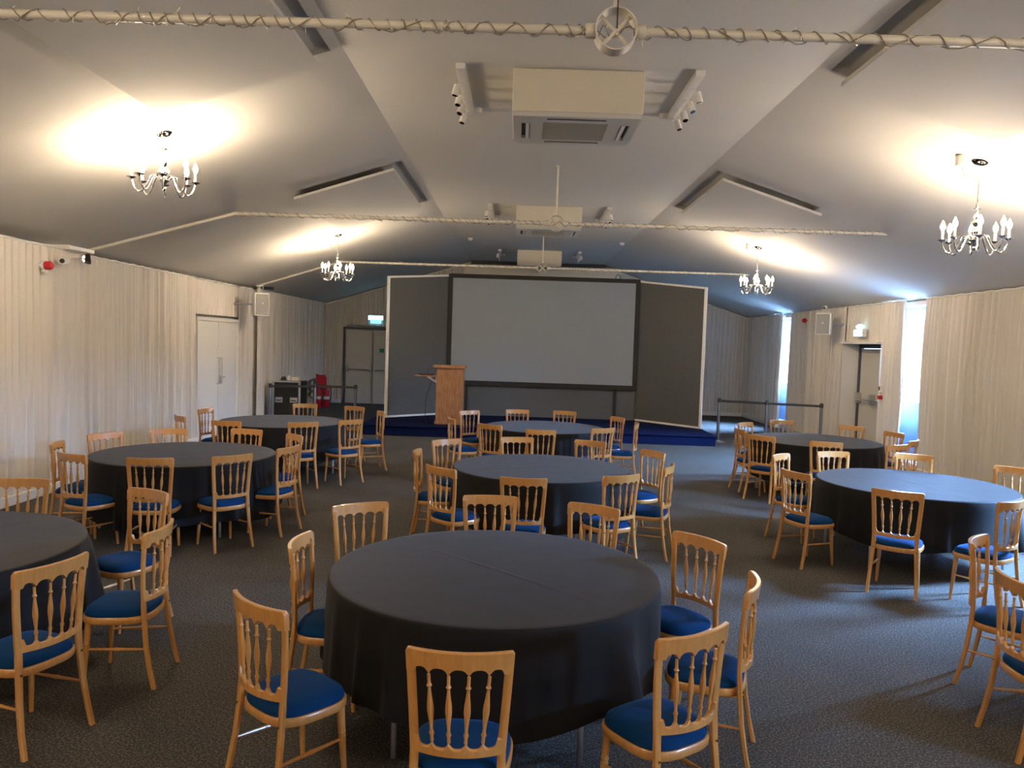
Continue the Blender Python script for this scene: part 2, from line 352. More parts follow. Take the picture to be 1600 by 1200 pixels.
# end wall double doors with push bars
d2 = struct('door_2', MB().box(-5.42, -5.35, 23.60, 23.72, 0, 2.36).box(-3.66, -3.6, 23.60, 23.72, 0, 2.36).box(-5.35, -3.66, 23.60, 23.72, 2.29, 2.36), M_dark, smooth=False)
for (a, b) in [(-5.34, -4.52), (-4.49, -3.67)]:
    lf = MB().box(a, b, 23.64, 23.70, 0.01, 2.28).build('door_leaf', M_doorc, d2, bevel=0.004)
    MB().tube([(a + .07, 23.56, 1.07), (b - .03, 23.56, 1.03)], 0.022, 8).build('push_bar', M_steel, lf)
    for x in (a + .06, b - .05): MB().box(x - .025, x + .025, 23.55, 23.64, .98, 1.20).build('bar_bracket', M_steel, lf, bevel=.004)
    MB().box(b - .012 if a < -5 else a + .002, b - .002 if a < -5 else a + .012, 23.63, 23.64, .05, 2.2).build('shoot_bolt', M_grey, lf, smooth=False)
MB().box(-4.30, -4.16, 23.630, 23.639, 1.60, 1.72).build('green_exit_plate', mat('green_sign', (0.0, 0.22, 0.09), 0.5), d2, smooth=False)
# recessed exit door, right wall
d3 = struct('door_3', MB().box(7.25, 7.33, 16.42, 16.52, 0, 2.24).box(7.25, 7.33, 14.98, 15.06, 0, 2.24).box(7.25, 7.33, 15.06, 16.42, 2.16, 2.24), M_dark, smooth=False)
lf = MB().box(7.27, 7.32, 15.07, 16.41, 0.01, 2.15).build('door_leaf', M_doorc, d3, bevel=0.004)
MB().tube([(7.17, 16.34, 1.08), (7.17, 15.12, 1.08)], 0.022, 8).build('push_bar', M_steel, lf)
for yy in (16.33, 15.70, 15.12): MB().box(7.16, 7.27, yy - .03, yy + .03, 1.0, 1.22).build('bar_bracket', M_steel, lf, bevel=.004)
struct('trim_2', MB().box(6.90, 7.26, 16.50, 16.53, 0, 2.24), mat('reveal_board', (0.62, 0.56, 0.45), 0.6), smooth=False)
struct('trim_3', MB().box(6.86, 7.26, 14.80, 16.53, 2.24, 2.28), M_trim, smooth=False)
# plain boards behind the doors so no gap shows
def exit_light(loc, label, axis):
    r = empty('exit_light', loc, 0, label, 'exit sign')
    if axis == 'y':
        MB().box(-.24, .24, -.03, .03, -.02, .13).build('housing', M_white, r, bevel=.008)
        MB().box(-.22, .22, -.036, -.031, -.005, .115).build('lit_panel', M_exit, r, smooth=False)
        MB().box(-.17, .17, -.02, .02, -.12, -.02).build('lower_panel', mat('pale_green_panel', (.5, .8, .85), .2, emit=(.2, .6, .9), estr=.6), r, bevel=.004)
    else:
        MB().box(-.04, .05, -.20, .20, -.02, .14).build('housing', M_white, r, bevel=.008)
        MB().box(-.046, -.041, -.18, .18, 0.0, .12).build('lit_panel', M_exit, r, smooth=False)
        
        MB().lathe([(.0, .14), (.07, .15), (.09, .19), (.05, .23), (0, .24)], (0, 0, 0), 12).build('top_lamp', mat('pale_lamp', (.6, .85, .9), .2, emit=(.3, .7, .9), estr=.8), r)
    return r
exit_light((-4.42, 23.56, 2.60), 'lit blue-white exit sign above the cream double doors', 'y')
exit_light((6.86, 15.62, 2.40), 'lit blue-white exit sign above the recessed door on right wall', 'x')

# ------------------------------------------------------------------ end bulkhead and painted gap shade
struct('trim_4', MB().box(-1.74, 2.95, 23.35, YF, 0.0, 4.36), M_cream, smooth=False)
struct('gap_shade', MB().box(-1.55, 2.55, 23.5, YF, 4.36, ZC), M_dark, smooth=False)  # solid dark block, painted as the shade in the gap over the bulkhead

# ------------------------------------------------------------------ suspended ceiling hatches on the slopes
def hatch(side, y0, y1, label):
    a0, a1 = 2.25, 3.62; am = (a0 + a1) / 2
    r = empty('ceiling_hatch', (XC + side * am, (y0 + y1) / 2, slope_z(XC + side * am)), 0, label, 'ceiling panel', 'four suspended roof hatch panels')
    h = (y1 - y0) / 2; vs = []
    for d in (.035, .075):
        for (a, yy) in ((a0, -h), (a1, -h), (a1, h), (a0, h)): vs.append((side * (a - am), yy, -SL * (a - am) - d))
    MB().add(vs, [(0, 1, 2, 3), (7, 6, 5, 4), (0, 1, 5, 4), (1, 2, 6, 5), (2, 3, 7, 6), (3, 0, 4, 7)]).build('panel', M_ceil, r, bevel=0.006)
    for a in (a0 + .2, a1 - .3):
        for yy in (-h + .3, h - .4): MB().tube([(side * (a - am), yy, -SL * (a - am) - .04), (side * (a - am), yy, -SL * (a - am) + .065)], .012, 8).build('hanger', M_steel, r)
for (q, a_, b_), lb in zip(HATCH, ('suspended ceiling panel on left slope at top of frame', 'suspended square ceiling panel on left slope, mid hall', 'suspended ceiling panel on right slope at top of frame', 'suspended square ceiling panel on right slope, mid hall')): hatch(q, a_, b_, lb)

# ------------------------------------------------------------------ tie bars with fairy lights and wheels
def tie_bar(Y, k, label, wheel_label):
    z = 3.69; x0, x1 = XC - 4.48, XC + 4.53
    r = empty('tie_bar', (XC, Y, z), 0, label, 'tie bar', 'fairy light wrapped tie bars')
    MB().tube([(x0 - XC, 0, 0), (-.1, 0, 0)], 0.024, 10).tube([(.1, 0, 0), (x1 - XC, 0, 0)], 0.024, 10).build('bar', M_bar, r)
    rnd = random.Random(40 + k); bl = MB()
    for run in range(2):
        pts = []; x = x0 - XC + .1; a = run * 2.0; sg = 1; pit = .12
        while x < x1 - XC - .1:
            rr = .03 if abs(x) < .13 else .0275 + .005 * rnd.random()
            if rnd.random() < .03: pit = rnd.uniform(.06, .17) * (1.0 if run == 0 else 2.2)
            if run and rnd.random() < .02: sg = -sg
            da = .8; pts.append((x, rr * math.cos(a), rr * math.sin(a) - (.006 if run else 0))); x += pit * da / (2 * PI) * rnd.uniform(.7, 1.3); a += da * (sg if run else 1)
            if rnd.random() < (.13 if k < 2 else .10):
                L = rnd.uniform(.015, .045); an = rnd.uniform(0, 6.28); d = Vector((rnd.uniform(-.8, .8), math.cos(an), math.sin(an) - .3)).normalized(); p = Vector(pts[-1])
                bl.tube([p, p + d * L], .0028, 4)
        MB().tube(pts, 0.0034, 4, cap=False).build('fairy_light_cable', M_cable, r)
    o = bl.build('fairy_bulbs', M_spark, r); o['kind'] = 'stuff'
    # wheel at the centre, hung from the ceiling
    w = MB(); R = .105; dpt = .05
    rows = []
    for (rr, yy) in ((R, -dpt), (R + .006, -dpt), (R + .006, dpt), (R, dpt), (R, -dpt)):
        rows.append([(rr * math.cos(2 * PI * j / 40), yy, rr * math.sin(2 * PI * j / 40)) for j in range(40)])
    w.grid(rows, closed=True); w.build('wheel_ring', M_bar, r)
    for j in range(4):
        a2 = PI / 4 + j * PI / 2
        MB().tube([(0, 0, 0), (R * math.cos(a2), 0, R * math.sin(a2))], .011, 8).build('spoke', M_bar, r)
    for j in (-1, 1): MB().lathe([(.035, -.03), (.04, -.02), (.04, .02), (.032, .03)], (j * (R + .025), 0, 0), 12, 'x').build('collar', M_bar, r)
    MB().tube([(0, 0, R), (0, 0, ZC - z)], .014, 8).lathe([(.04, ZC - z - .012), (.035, ZC - z)], (0, 0, 0), 12).build('hanger_rod', M_bar, r)
    if k == 0:
        MB().tube([(0, -.075, -.012), (0, -.075, ZC - z)], .004, 6).build('dark_cable', M_black, r)['label'] = 'thin dark cable in front of wheel'
    return r
tie_bar(4.15, 0, 'nearest cream tie bar wound with fairy lights, across the top', '')
tie_bar(10.68, 1, 'middle cream tie bar wound with fairy lights, spanning between slopes', '')
tie_bar(17.0, 2, 'farthest cream tie bar with lit sparkles just above the screen', '')
for (ya, yb, lb) in ((10.68, 10.4, 'pale sloping roof rod from middle tie bar down to left wall'), (17.0, 17.0, 'pale sloping roof rod from farthest tie bar down to left wall')):
    m = MB(); xa, xb = XC - 4.45, -5.85
    m.tube([(xa, ya, slope_z(xa) - .022), (xb, yb, slope_z(xb) - .022)], .022, 8)
    tag(m.build('roof_rod', M_bar), lb, 'rod', 'sloping roof rods')
tag(MB().box(-5.82, -5.55, 17.15, 17.3, 3.04, 3.10).build('cable_box', M_black, bevel=.005), 'small dark box at the eave above the left loudspeaker', 'box')

# ------------------------------------------------------------------ air conditioning cassettes
def ac_unit(Y, label):
    r = empty('air_conditioner', (XC, Y, ZC), 0, label, 'air conditioner', 'ceiling cassette air conditioners')
    MB().box(-.585, .585, 0, .98, -.375, 0).build('casing', M_cream, r, bevel=.006)
    # face panel built round its openings
    m = MB(); x0, x1, y0, y1 = -.575, .575, .015, .965; za, zb = -.415, -.375
    # openings: centre grille, four slots
    G = (-.30, .30, .20, .80); slots = [(-.27, .27, .075, .135), (-.27, .27, .845, .905), (-.50, -.42, .24, .76), (.42, .50, .24, .76)]
    xs = sorted({x0, x1, *[a for s in slots + [G] for a in s[:2]]}); ys = sorted({y0, y1, *[a for s in slots + [G] for a in s[2:]]})
    for i in range(len(xs) - 1):
        for j in range(len(ys) - 1):
            cx, cy = (xs[i] + xs[i + 1]) / 2, (ys[j] + ys[j + 1]) / 2
            if any(s[0] < cx < s[1] and s[2] < cy < s[3] for s in slots + [G]): continue
            m.box(xs[i], xs[i + 1], ys[j], ys[j + 1], za, zb)
    p = m.build('face_panel', M_acpanel, r, smooth=False)
    MB().box(-.56, .56, .03, .95, -.385, -.372).build('inner_tray', M_dark, r, smooth=False)
    g = MB().box(-.30, .30, .20, .80, -.408, -.395)
    for j in range(24): yy = .205 + j * .0248; g.box(-.295, .295, yy, yy + .012, -.414, -.408)
    g.build('intake_grille', M_acgrille, r, smooth=False)
    for s in slots:
        if s[1] - s[0] > .3:
            MB().box(s[0] + .004, s[1] - .004, s[2] + .002, s[2] + .048, -.413, -.40).build('slot_shade', M_dark, r, smooth=False); b = MB().box(s[0] + .01, s[1] - .01, s[2] + .034, s[3] - .006, -.412, -.403)  # flush dark plate gives the long slots their inner shade as colour
        else: b = MB().box(*((s[0] + .04, s[1] - .008) if s[0] < 0 else (s[0] + .008, s[1] - .04)), s[2] + .01, s[3] - .01, -.419, -.402)
        b.build('louvre', M_white, r, smooth=False)
    return r
ac_unit(6.98, 'nearest cream ceiling cassette air conditioner, large in upper centre')
ac_unit(13.8, 'middle cream ceiling air conditioner behind the second bar wheel')
ac_unit(20.4, 'farthest cream ceiling air conditioner above the projection screen')

def track(x, y, side, label, L=1.38):
    r = empty('spotlight_track', (x, y, ZC), 0, label, 'track light', 'ceiling spotlight tracks')
    MB().box(-.042, .042, 0, L, -.05, 0).build('rail', M_white, r, bevel=.004)
    for j in range(4): MB().box(side * .042 - .003, side * .042 + .003, .12 + j * .32, .30 + j * .32, -.034, -.012).build('slot', M_dark, r, smooth=False)
    for j in range(4):
        yy = .35 + j * .30; s = MB(); ax = Vector((side * .25 + .1 * math.sin(j * 2.1), -.25 + .2 * math.cos(j * 1.7), -1)).normalized()
        p0 = Vector((side * .035, yy, -.05)); c = p0 + Vector((side * .03, 0, -.075))
        st = MB().tube([(0, yy, -.045), (side * .03, yy, -.055), c], .008, 6).build('stem', M_white, r)
        hd = MB().tube([c - ax * .045, c + ax * .045, c + ax * .052], [.031, .034, .034], 14).build('spot_head', M_white, r)
        MB().tube([c + ax * .053, c + ax * .056], [.028, .026], 12).build('lens', M_dchrome, hd)
    MB().lathe([(.045, -.05), (.05, -.03), (.05, -.0)], (-side * .075, L - .06, 0), 16).build('feed_box', M_white, r)
    return r
for (Y, nm) in ((6.9, 'nearest air unit'), (13.72, 'middle air unit'), (20.38, 'farthest air unit')):
    Lk = 1.38 if Y < 20 else 1.1
    track(-.60, Y, -1, 'white spotlight track left of the ' + nm, Lk); track(1.51, Y, 1, 'white spotlight track right of the ' + nm, Lk)
def detector(x, y, label):
    z = slope_z(x); r = empty('smoke_detector', (x, y, z), 0, label, 'smoke detector', 'ceiling smoke detectors')
    MB().lathe([(.06, 0), (.065, -.012), (.06, -.018)], n=18).build('base', M_white, r); MB().lathe([(.045, -.018), (.05, -.035), (.035, -.055), (.01, -.062)], n=18).build('head', M_white, r)
detector(-1.25, 18.4, 'small white smoke detector on flat ceiling, left'); detector(2.35, 18.4, 'small white smoke detector on flat ceiling, right')
detector(-3.1, 19.6, 'small white detector on left slope above left display wing'); detector(4.1, 19.4, 'small white detector on right slope above right display wing')

# ------------------------------------------------------------------ chandeliers
def chandelier(x, y, drop, label, cable_side=1):
    zc = slope_z(x); r = empty('chandelier', (x, y, zc), 0, label, 'chandelier', 'lit chrome candle chandeliers')
    sgn = 1 if x > XC else -1; tilt = sgn * math.atan(SL)
    rose = MB().lathe([(.005, -.03), (.045, -.026), (.07, -.012), (.075, 0)], n=24).build('ceiling_rose', M_dchrome, r); rose.rotation_euler = (0, tilt, 0)
    zb = -drop          # lowest arm point
    hub = zb + .13
    prof = [(.004, zb + .02), (.016, zb + .03), (.02, zb + .045), (.012, zb + .06), (.03, hub - .03), (.055, hub - .01), (.055, hub), (.03, hub + .012), (.02, hub + .03), (.045, hub + .055), (.05, hub + .075), (.04, hub + .095), (.015, hub + .115), (.03, hub + .135), (.04, hub + .155), (.03, hub + .175), (.012, hub + .19), (.024, hub + .21), (.026, hub + .225), (.012, hub + .245), (.012, hub + .275), (.04, hub + .285), (.014, hub + .295), (.01, hub + .325), (.003, hub + .33)]
    MB().lathe(prof, n=16).build('column', M_chrome, r)
    n = max(3, int((-0.03 - (hub + .33)) / .036)) ; top = -.03; bot = hub + .33
    ch = MB()
    for i in range(n):
        zc2 = top + (bot - top) * (i + .5) / n; h = (top - bot) / n * .62
        ch.tube([((.009 * math.cos(a)) if i % 2 else 0, 0 if i % 2 else .009 * math.cos(a), zc2 + h * math.sin(a)) for a in [2 * PI * q / 10 for q in range(10)]], .0025, 5, closed=True)
    o = ch.build('chain', M_chrome, r)
    jx = -sgn * .17 * cable_side; jz = -sgn * jx * SL
    MB().lathe([(.045, jz - .1), (.05, jz - .095), (.05, jz + .0)], (jx, .02, 0), 16).build('junction_box', M_white, r)
    MB().tube([(jx * .9, .02, jz - .1), (jx * .9, .02, jz - .15), (jx * .65, .01, jz - .2), (jx * .3, 0, jz - .17), (0, 0, -.17 if drop > .7 else -.12), (.004, .006, bot + .02)], .004, 6).build('swagged_cable', M_cable, r)
    arm = []
    for q in range(15):
        u = q / 14
        # rises from the hub, dips to the low point, climbs to the cup
        if u < .3: a = u / .3; arm.append((.045 + .065 * a, hub + .0 + .03 * math.sin(a * PI / 1.25)))
        elif u < .8: a = (u - .3) / .5; arm.append((.11 + .14 * a, hub + .018 - (hub + .018 - zb) * math.sin(min(1, a * 1.35) * PI / 2) if a < .74 else zb + .03 * ((a - .74) / .26) ** 2))
        else: a = (u - .8) / .2; arm.append((.25 + .025 * math.sin(a * PI / 2), zb + .03 + .085 * a))
    zt = zb + .115; R = .275
    a_me = MB().tube([(p[0], 0, p[1]) for p in arm], .0075, 8).mesh('arm', M_chrome)
    c_me = MB().lathe([(.006, zt - .01), (.018, zt), (.045, zt + .012), (.046, zt + .016), (.012, zt + .012), (.012, zt + .02)], (R, 0, 0), 16).mesh('drip_pan', M_chrome)
    t_me = MB().lathe([(.011, zt + .016), (.011, zt + .10)], (R, 0, 0), 12).mesh('candle_tube', M_white)
    zq = zt + .10
    b_me = MB().lathe([(.004, zq), (.014, zq + .012), (.022, zq + .034), (.020, zq + .056), (.010, zq + .080), (.002, zq + .10)], (R, 0, 0), 8).mesh('bulb', M_bulb)
    for k in range(8):
        a = PI / 8 + k * PI / 4
        o = bpy.data.objects.new('arm', a_me); COL.objects.link(o); o.parent = r; o.rotation_euler = (0, 0, a)
        for nm, me in (('drip_pan', c_me), ('candle_tube', t_me), ('bulb', b_me)):
            q = bpy.data.objects.new(nm, me); COL.objects.link(q); q.parent = o
    return r
chandelier(XC - 3.86, 7.32, .56, 'lit chrome chandelier hung short on the near left slope', -1)
chandelier(XC - 3.84, 14.2, .83, 'lit chrome chandelier on the left slope, farther down the hall', -1)
chandelier(XC + 3.86, 7.44, .86, 'lit chrome chandelier on the near right slope at right edge')
chandelier(XC + 3.82, 14.1, .84, 'lit chrome chandelier on the right slope, farther down the hall')
for yy_ in (-6.3,): chandelier(XC - 3.85, yy_, .85, 'added fill chandelier at the unseen near end, left slope', -1); chandelier(XC + 3.85, yy_, .85, 'added fill chandelier at the unseen near end, right slope')  # unseen pair added as soft fill from behind the camera
chandelier(XC - 3.85, 0.5, .85, 'lit chrome chandelier behind the camera, left slope', -1)
chandelier(XC + 3.85, 0.5, .85, 'lit chrome chandelier behind the camera, right slope')

# ------------------------------------------------------------------ stage, display wall, screen
ST = .22
stg = empty('stage', (XC, 17.6, 0), 0, 'low stage platform covered in navy blue carpet at hall end', 'stage')
MB().box(-3.73, 3.73, -1.53, 1.55, 0.0, ST - .03).build('stage_skirt', M_stage, stg, bevel=.01)
MB().box(-3.75, 3.75, -1.56, 1.56, ST - .03, ST).build('stage_deck', M_stage, stg, bevel=.008)
for (x, y) in ((-3.6, 1.4), (3.6, 1.4)): pass
def wing(p_in, p_out, z_in, z_out, label):
    r = empty('display_wing', (*p_in, ST), 0, label, 'display board', 'angled grey display boards')
    d = Vector((p_out[0] - p_in[0], p_out[1] - p_in[1], 0)); t = d.normalized(); nn = Vector((t.y, -t.x, 0));
    if nn.y > 0: nn = -nn
    L = d.length; hi, ho = z_in - ST, z_out - ST
    def quad(u0, u1, za0, zb0, za1, zb1, d0, d1, name, m):   # u along, z bottom/top at both ends
        vs = []
        for dd in (d0, d1):
            for (u, z) in ((u0, za0), (u1, za1), (u1, zb1), (u0, zb0)):
                q = t * u + nn * dd; vs.append((q.x, q.y, z))
        return MB().add(vs, [(0, 1, 2, 3), (7, 6, 5, 4), (0, 1, 5, 4), (1, 2, 6, 5), (2, 3, 7, 6), (3, 0, 4, 7)]).build(name, m, r, smooth=False)
    H = lambda u: hi + (ho - hi) * u / L
    quad(.04, L - .045, .045, H(.04) - .045, .045, H(L - .045) - .045, -.02, .02, 'felt_panel', M_felt)
    quad(0, L, H(0) - .045, H(0), H(L) - .045, H(L), -.025, .028, 'top_trim', M_wtrim)
    quad(0, L, .0, .045, .0, .045, -.025, .028, 'bottom_trim', M_wtrim)
    quad(L - .05, L, .045, H(L - .05) - .045, .045, H(L) - .045, -.025, .028, 'side_trim', M_wtrim)
    quad(0, .04, .045, H(0) - .045, .045, H(.04) - .045, -.02, .02, 'inner_trim', M_felt)
wing((-1.78, 18.86), (-3.05, 17.60), 3.64, 3.46, 'left grey felt display board with white edge, angled towards the room')
wing((2.91, 18.86), (4.18, 17.42), 3.64, 3.42, 'right grey felt display board with white edge, angled towards the room')
MB_ = MB().box(-1.77, 2.90, 18.90, 18.96, ST, 3.60)
tag(MB_.build('display_wall', M_felt, smooth=False), 'grey felt centre board standing on stage behind the projection screen', 'display board')
scr = empty('projection_screen', (.56, 18.84, ST), 0, 'large grey projection screen in a black frame on the stage', 'projection screen')
sx0, sx1, sz0, sz1 = -2.33, 2.33, .74, 3.45
for (a, b, c, d) in ((sx0, sx1, sz0, sz0 + .115), (sx0, sx1, sz1 - .10, sz1), (sx0, sx0 + .10, sz0 + .115, sz1 - .1), (sx1 - .10, sx1, sz0 + .115, sz1 - .1)):
    MB().box(a, b, -.035, .02, c, d).build('frame_rail', M_sframe, scr, bevel=.004)
MB().box(sx0 + .1, sx1 - .1, -.012, .0, sz0 + .115, sz1 - .1).build('screen_surface', M_screen, scr, smooth=False)
for x in (sx0 + .5, sx1 - .5): MB().box(x - .03, x + .03, .0, .045, .0, sz0 + .1).build('leg', M_sframe, scr, smooth=False)
tag(MB().tube([(2.30, 18.93, 3.60), (2.30, 18.93, 3.72), (2.33, 18.93, 3.77), (2.38, 18.93, 3.77), (2.41, 18.93, 3.72), (2.41, 18.93, 3.60)], .01, 6).build('cable_loop', M_black), 'small black cable loop sticking up above the screen top right', 'cable')

# lectern
lc = empty('lectern', (-1.48, 16.75, ST), 0, 'tall oak veneered lectern on the stage left of the screen', 'lectern')
MB().box(-.29, .29, -.20, .22, .06, 1.22).build('front_panel', M_oak, lc, bevel=.008)
MB().box(-.31, .31, -.22, .24, 0, .07).build('plinth', M_oak, lc, bevel=.006)
m = MB().add([(-.36, -.25, 1.22), (.34, -.25, 1.22), (.34, .3, 1.22), (-.36, .3, 1.22), (-.36, -.25, 1.29), (.34, -.25, 1.29), (.34, .3, 1.26), (-.36, .3, 1.26)], [(3, 2, 1, 0), (4, 5, 6, 7), (0, 1, 5, 4), (1, 2, 6, 5), (2, 3, 7, 6), (3, 0, 4, 7)])
m.build('top_board', M_oak, lc, bevel=.006)
MB().box(-.78, -.285, -.12, .24, 1.02, 1.045).build('side_shelf', M_oak, lc, bevel=.004)
for y_ in (-.10, .20): MB().tube([(-.50, y_, 1.02), (-.30, y_, .90), (-.30, y_, 1.02)], .010, 6).build('shelf_bracket', M_white, lc)
MB().tube([(-.02, .02, 1.27), (-.02, .02, 1.33), (-.04, -.03, 1.38)], .005, 6).build('microphone', M_black, lc)
MB().tube([(-.36, .10, 1.02), (-.42, .08, .9), (-.52, .05, .6), (-.54, .05, .3), (-.54, .05, .012), (-.50, .15, .012)], .006, 6).build('trailing_cable', M_black, lc)
lt = empty('control_box', (-2.02, 16.78, ST + 1.045), 0, 'small black control box with aerial on the lectern side shelf', 'control box')
MB().box(-.14, .16, -.08, .1, 0, .028).build('body', M_black, lt, bevel=.006); MB().tube([(.03, .03, .028), (.035, .03, .15)], .004, 6).build('aerial', M_black, lt)

# ------------------------------------------------------------------ belt barriers
def barrier(pts, label, group):
    for i, (x, y) in enumerate(pts):
        r = empty('barrier_post', (x, y, 0), 0, label[i], 'barrier post', group)
        MB().lathe([(.17, 0), (.17, .012), (.05, .035), (.032, .05)], n=24).build('base', M_steel, r)
        MB().tube([(0, 0, .04), (0, 0, .88)], .032, 14).build('pole', M_post, r)
        MB().lathe([(.038, .88), (.038, .955), (.03, .97), (.01, .972)], n=16).build('cassette_head', M_black, r)
        if i < len(pts) - 1:
            q = Vector((pts[i + 1][0] - x, pts[i + 1][1] - y, 0)); L = q.length; t = q / L; n = Vector((-t.y, t.x, 0)) * .003
            a = t * .04; b = t * (L - .035); vs = []
            for s in (1, -1):
                for (p, z) in ((a, .885), (b, .885), (b, .935), (a, .935)): v = p + n * s; vs.append((v.x, v.y, z))
            MB().add(vs, [(0, 1, 2, 3), (7, 6, 5, 4), (0, 1, 5, 4), (1, 2, 6, 5), (2, 3, 7, 6), (3, 0, 4, 7)]).build('belt', M_black, r, smooth=False)
barrier([(-5.42, 16.75), (-4.56, 17.2), (-3.66, 17.25)], ['steel belt barrier post left of the black flight case', 'steel belt barrier post between flight case and red fire point', 'steel belt barrier post before the cream exit doors'], 'left belt barrier posts')
barrier([(4.42, 16.85), (5.35, 16.5), (6.40, 16.2)], ['steel belt barrier post beside the right end of the stage', 'belt barrier post in the middle of the right barrier', 'belt barrier post nearest the recessed door, right end'], 'right belt barrier posts')

# ------------------------------------------------------------------ flight case and what lies on it
fc = empty('flight_case', (-5.28, 17.75, 0), 0, 'black road flight case with aluminium edges by left curtain', 'flight case')
MB().box(-.30, .30, -.30, .35, .10, .98).build('case_body', M_black, fc, smooth=False)
for x in (-.30, .30):
    for y_ in (-.30, .35): MB().box(x - .022, x + .022, y_ - .022, y_ + .022, .09, .99).build('corner_edge', M_steel, fc, bevel=.004)
for z in (.10, .98):
    for y_ in (-.30, .35): MB().box(-.31, .31, y_ - .018, y_ + .018, z - .018, z + .018).build('rim_edge', M_steel, fc, bevel=.004)
for x in (-.17, .17):
    h = MB().box(x - .085, x + .085, -.309, -.30, .50, .62).build('handle_dish', M_steel, fc, bevel=.01)
    MB().tube([(x - .05, -.312, .56), (x - .05, -.33, .55), (x + .05, -.33, .55), (x + .05, -.312, .56)], .010, 6).build('handle_grip', M_black, h)
for x in (-.22, .22):
    for y_ in (-.22, .27): MB().lathe([(.045, -.015), (.045, .015)], (x, y_, .045), 14, 'x').box(x - .02, x + .02, y_ - .02, y_ + .02, .06, .10).build('castor', M_dark, fc)
hp = empty('black_adaptor', (-5.40, 17.62, 1.0), 0, 'small black adaptor lying at left on the flight case', 'adaptor')
MB().lathe([(.01, 0), (.055, .005), (.06, .04), (.04, .085), (.01, .09)], n=14).build('body', M_black, hp); MB().tube([(-.05, 0, .02), (-.09, .02, .01), (-.06, .06, .01)], .006, 6).build('cord', M_black, hp)
tag(MB().box(-5.30, -5.22, 17.55, 17.62, 1.0, 1.11).build('small_carton', M_white, bevel=.008), 'small white upright carton in the middle on the flight case', 'carton')
tag(MB().box(-5.20, -5.03, 17.54, 17.68, 1.0, 1.08).box(-5.19, -5.04, 17.535, 17.54, 1.01, 1.07).build('white_adaptor_box', M_cream, bevel=.008), 'cream boxed adaptor at right on the flight case', 'box')
bg_ = empty('rolled_cables', (-4.82, 17.95, 0), 0, 'dark stack of coiled cables on a stand right of flight case', 'cables')
for k, (z, rr) in enumerate(((.93, .10), (.80, .09), (.66, .10))):
    for q in range(3): MB().tube([(rr * math.cos(a) * (1 - .1 * q), .05 * q, z + rr * .75 * math.sin(a)) for a in [2 * PI * j / 20 for j in range(20)]], .018, 6, closed=True).build('coil', M_dark, bg_)
MB().box(-.03, .03, .16, .2, .03, 1.04).box(-.16, .16, .06, .3, 0, .03).build('stand', M_dark, bg_, bevel=.004)
MB().box(-.02, .02, -.06, .2, 1.0, 1.03).build('hook', M_dark, bg_, bevel=.004)

# fire point
fp = empty('fire_point_stand', (-5.72, 22.2, 0), 0, 'tall red fire point stand near the far left corner', 'fire point')
MB().box(-.13, .12, .0, .05, .0, .92).build('back_board', M_red, fp, bevel=.006)
MB().box(-.15, .15, -.02, .2, 0, .06).build('foot', M_red, fp, bevel=.006)
MB().add([(-.14, -.02, .70), (.16, -.02, .62), (.16, -.02, .86), (-.14, -.02, .95), (-.14, .01, .70), (.16, .01, .62), (.16, .01, .86), (-.14, .01, .95)], [(0, 1, 2, 3), (7, 6, 5, 4), (0, 1, 5, 4), (1, 2, 6, 5), (2, 3, 7, 6), (3, 0, 4, 7)]).build('sign_plate', M_red, fp, smooth=False)
def extinguisher(x, y, label):
    r = empty('fire_extinguisher', (x, y, 0), 0, label, 'fire extinguisher', 'extinguishers at the fire point')
    MB().lathe([(.07, 0), (.085, .02), (.085, .42), (.07, .50), (.03, .54), (.025, .57)], n=18).build('cylinder', M_red, r)
    MB().box(-.02, .10, -.012, .012, .57, .60).box(-.02, .12, -.012, .012, .62, .635).build('lever', M_black, r, bevel=.003)
    MB().tube([(.03, 0, .58), (.12, -.02, .56), (.14, -.03, .40), (.115, -.03, .15)], [.012, .012, .013, .02], 8).build('hose', M_black, r)
    MB().lathe([(.0862, .24), (.0862, .32)], n=18).build('label_band', M_white, r)
extinguisher(-5.50, 22.0, 'red fire extinguisher with black hose right of the fire point stand')
extinguisher(-5.71, 21.95, 'red fire extinguisher directly before the fire point stand')

# ------------------------------------------------------------------ wall devices
al = empty('fire_alarm', (-5.70, 9.15, 2.77), 0, 'red fire alarm sounder on the near left curtain', 'fire alarm')
MB().lathe([(.02, -.40), (.02, 0), (.055, .0), (.055, .03), (.048, .035)], n=18, axis='x').build('base', M_white, al); MB().lathe([(.05, .035), (.052, .09), (.035, .115), (.01, .12)], n=18, axis='x').build('sounder', M_red, al)
MB().box(0, .05, -.03, .03, -.085, -.05).build('beacon', M_white, al, bevel=.006)
cm = empty('security_camera', (-5.70, 9.48, 2.87), 0, 'white security camera with dark lens on the near left curtain', 'security camera')
MB().lathe([(.02, -.40), (.02, 0), (.05, 0), (.05, .02), (.03, .04)], n=16, axis='x').build('base', M_white, cm)
MB().tube([(.04, .08, .0), (.07, -.05, -.01), (.10, -.11, -.02)], [.04, .045, .04], 14).build('housing', M_white, cm); MB().tube([(.10, -.11, -.02), (.108, -.128, -.023)], [.03, .024], 12).build('lens', M_black, cm)
sp = empty('spotlight', (-5.66, 9.92, 2.93), 0, 'small chrome spotlight on the left wall column head', 'spotlight')
MB().lathe([(.015, -.24), (.015, 0), (.04, 0), (.04, .02)], n=16, axis='x').build('base', M_chrome, sp); MB().tube([(.02, 0, 0), (.08, -.02, .02)], .010, 8).build('arm', M_chrome, sp)
MB().tube([(.08, -.03, .06), (.09, -.045, -.04), (.09, -.05, -.05)], [.028, .04, .04], 14).build('lamp_head', M_dchrome, sp)
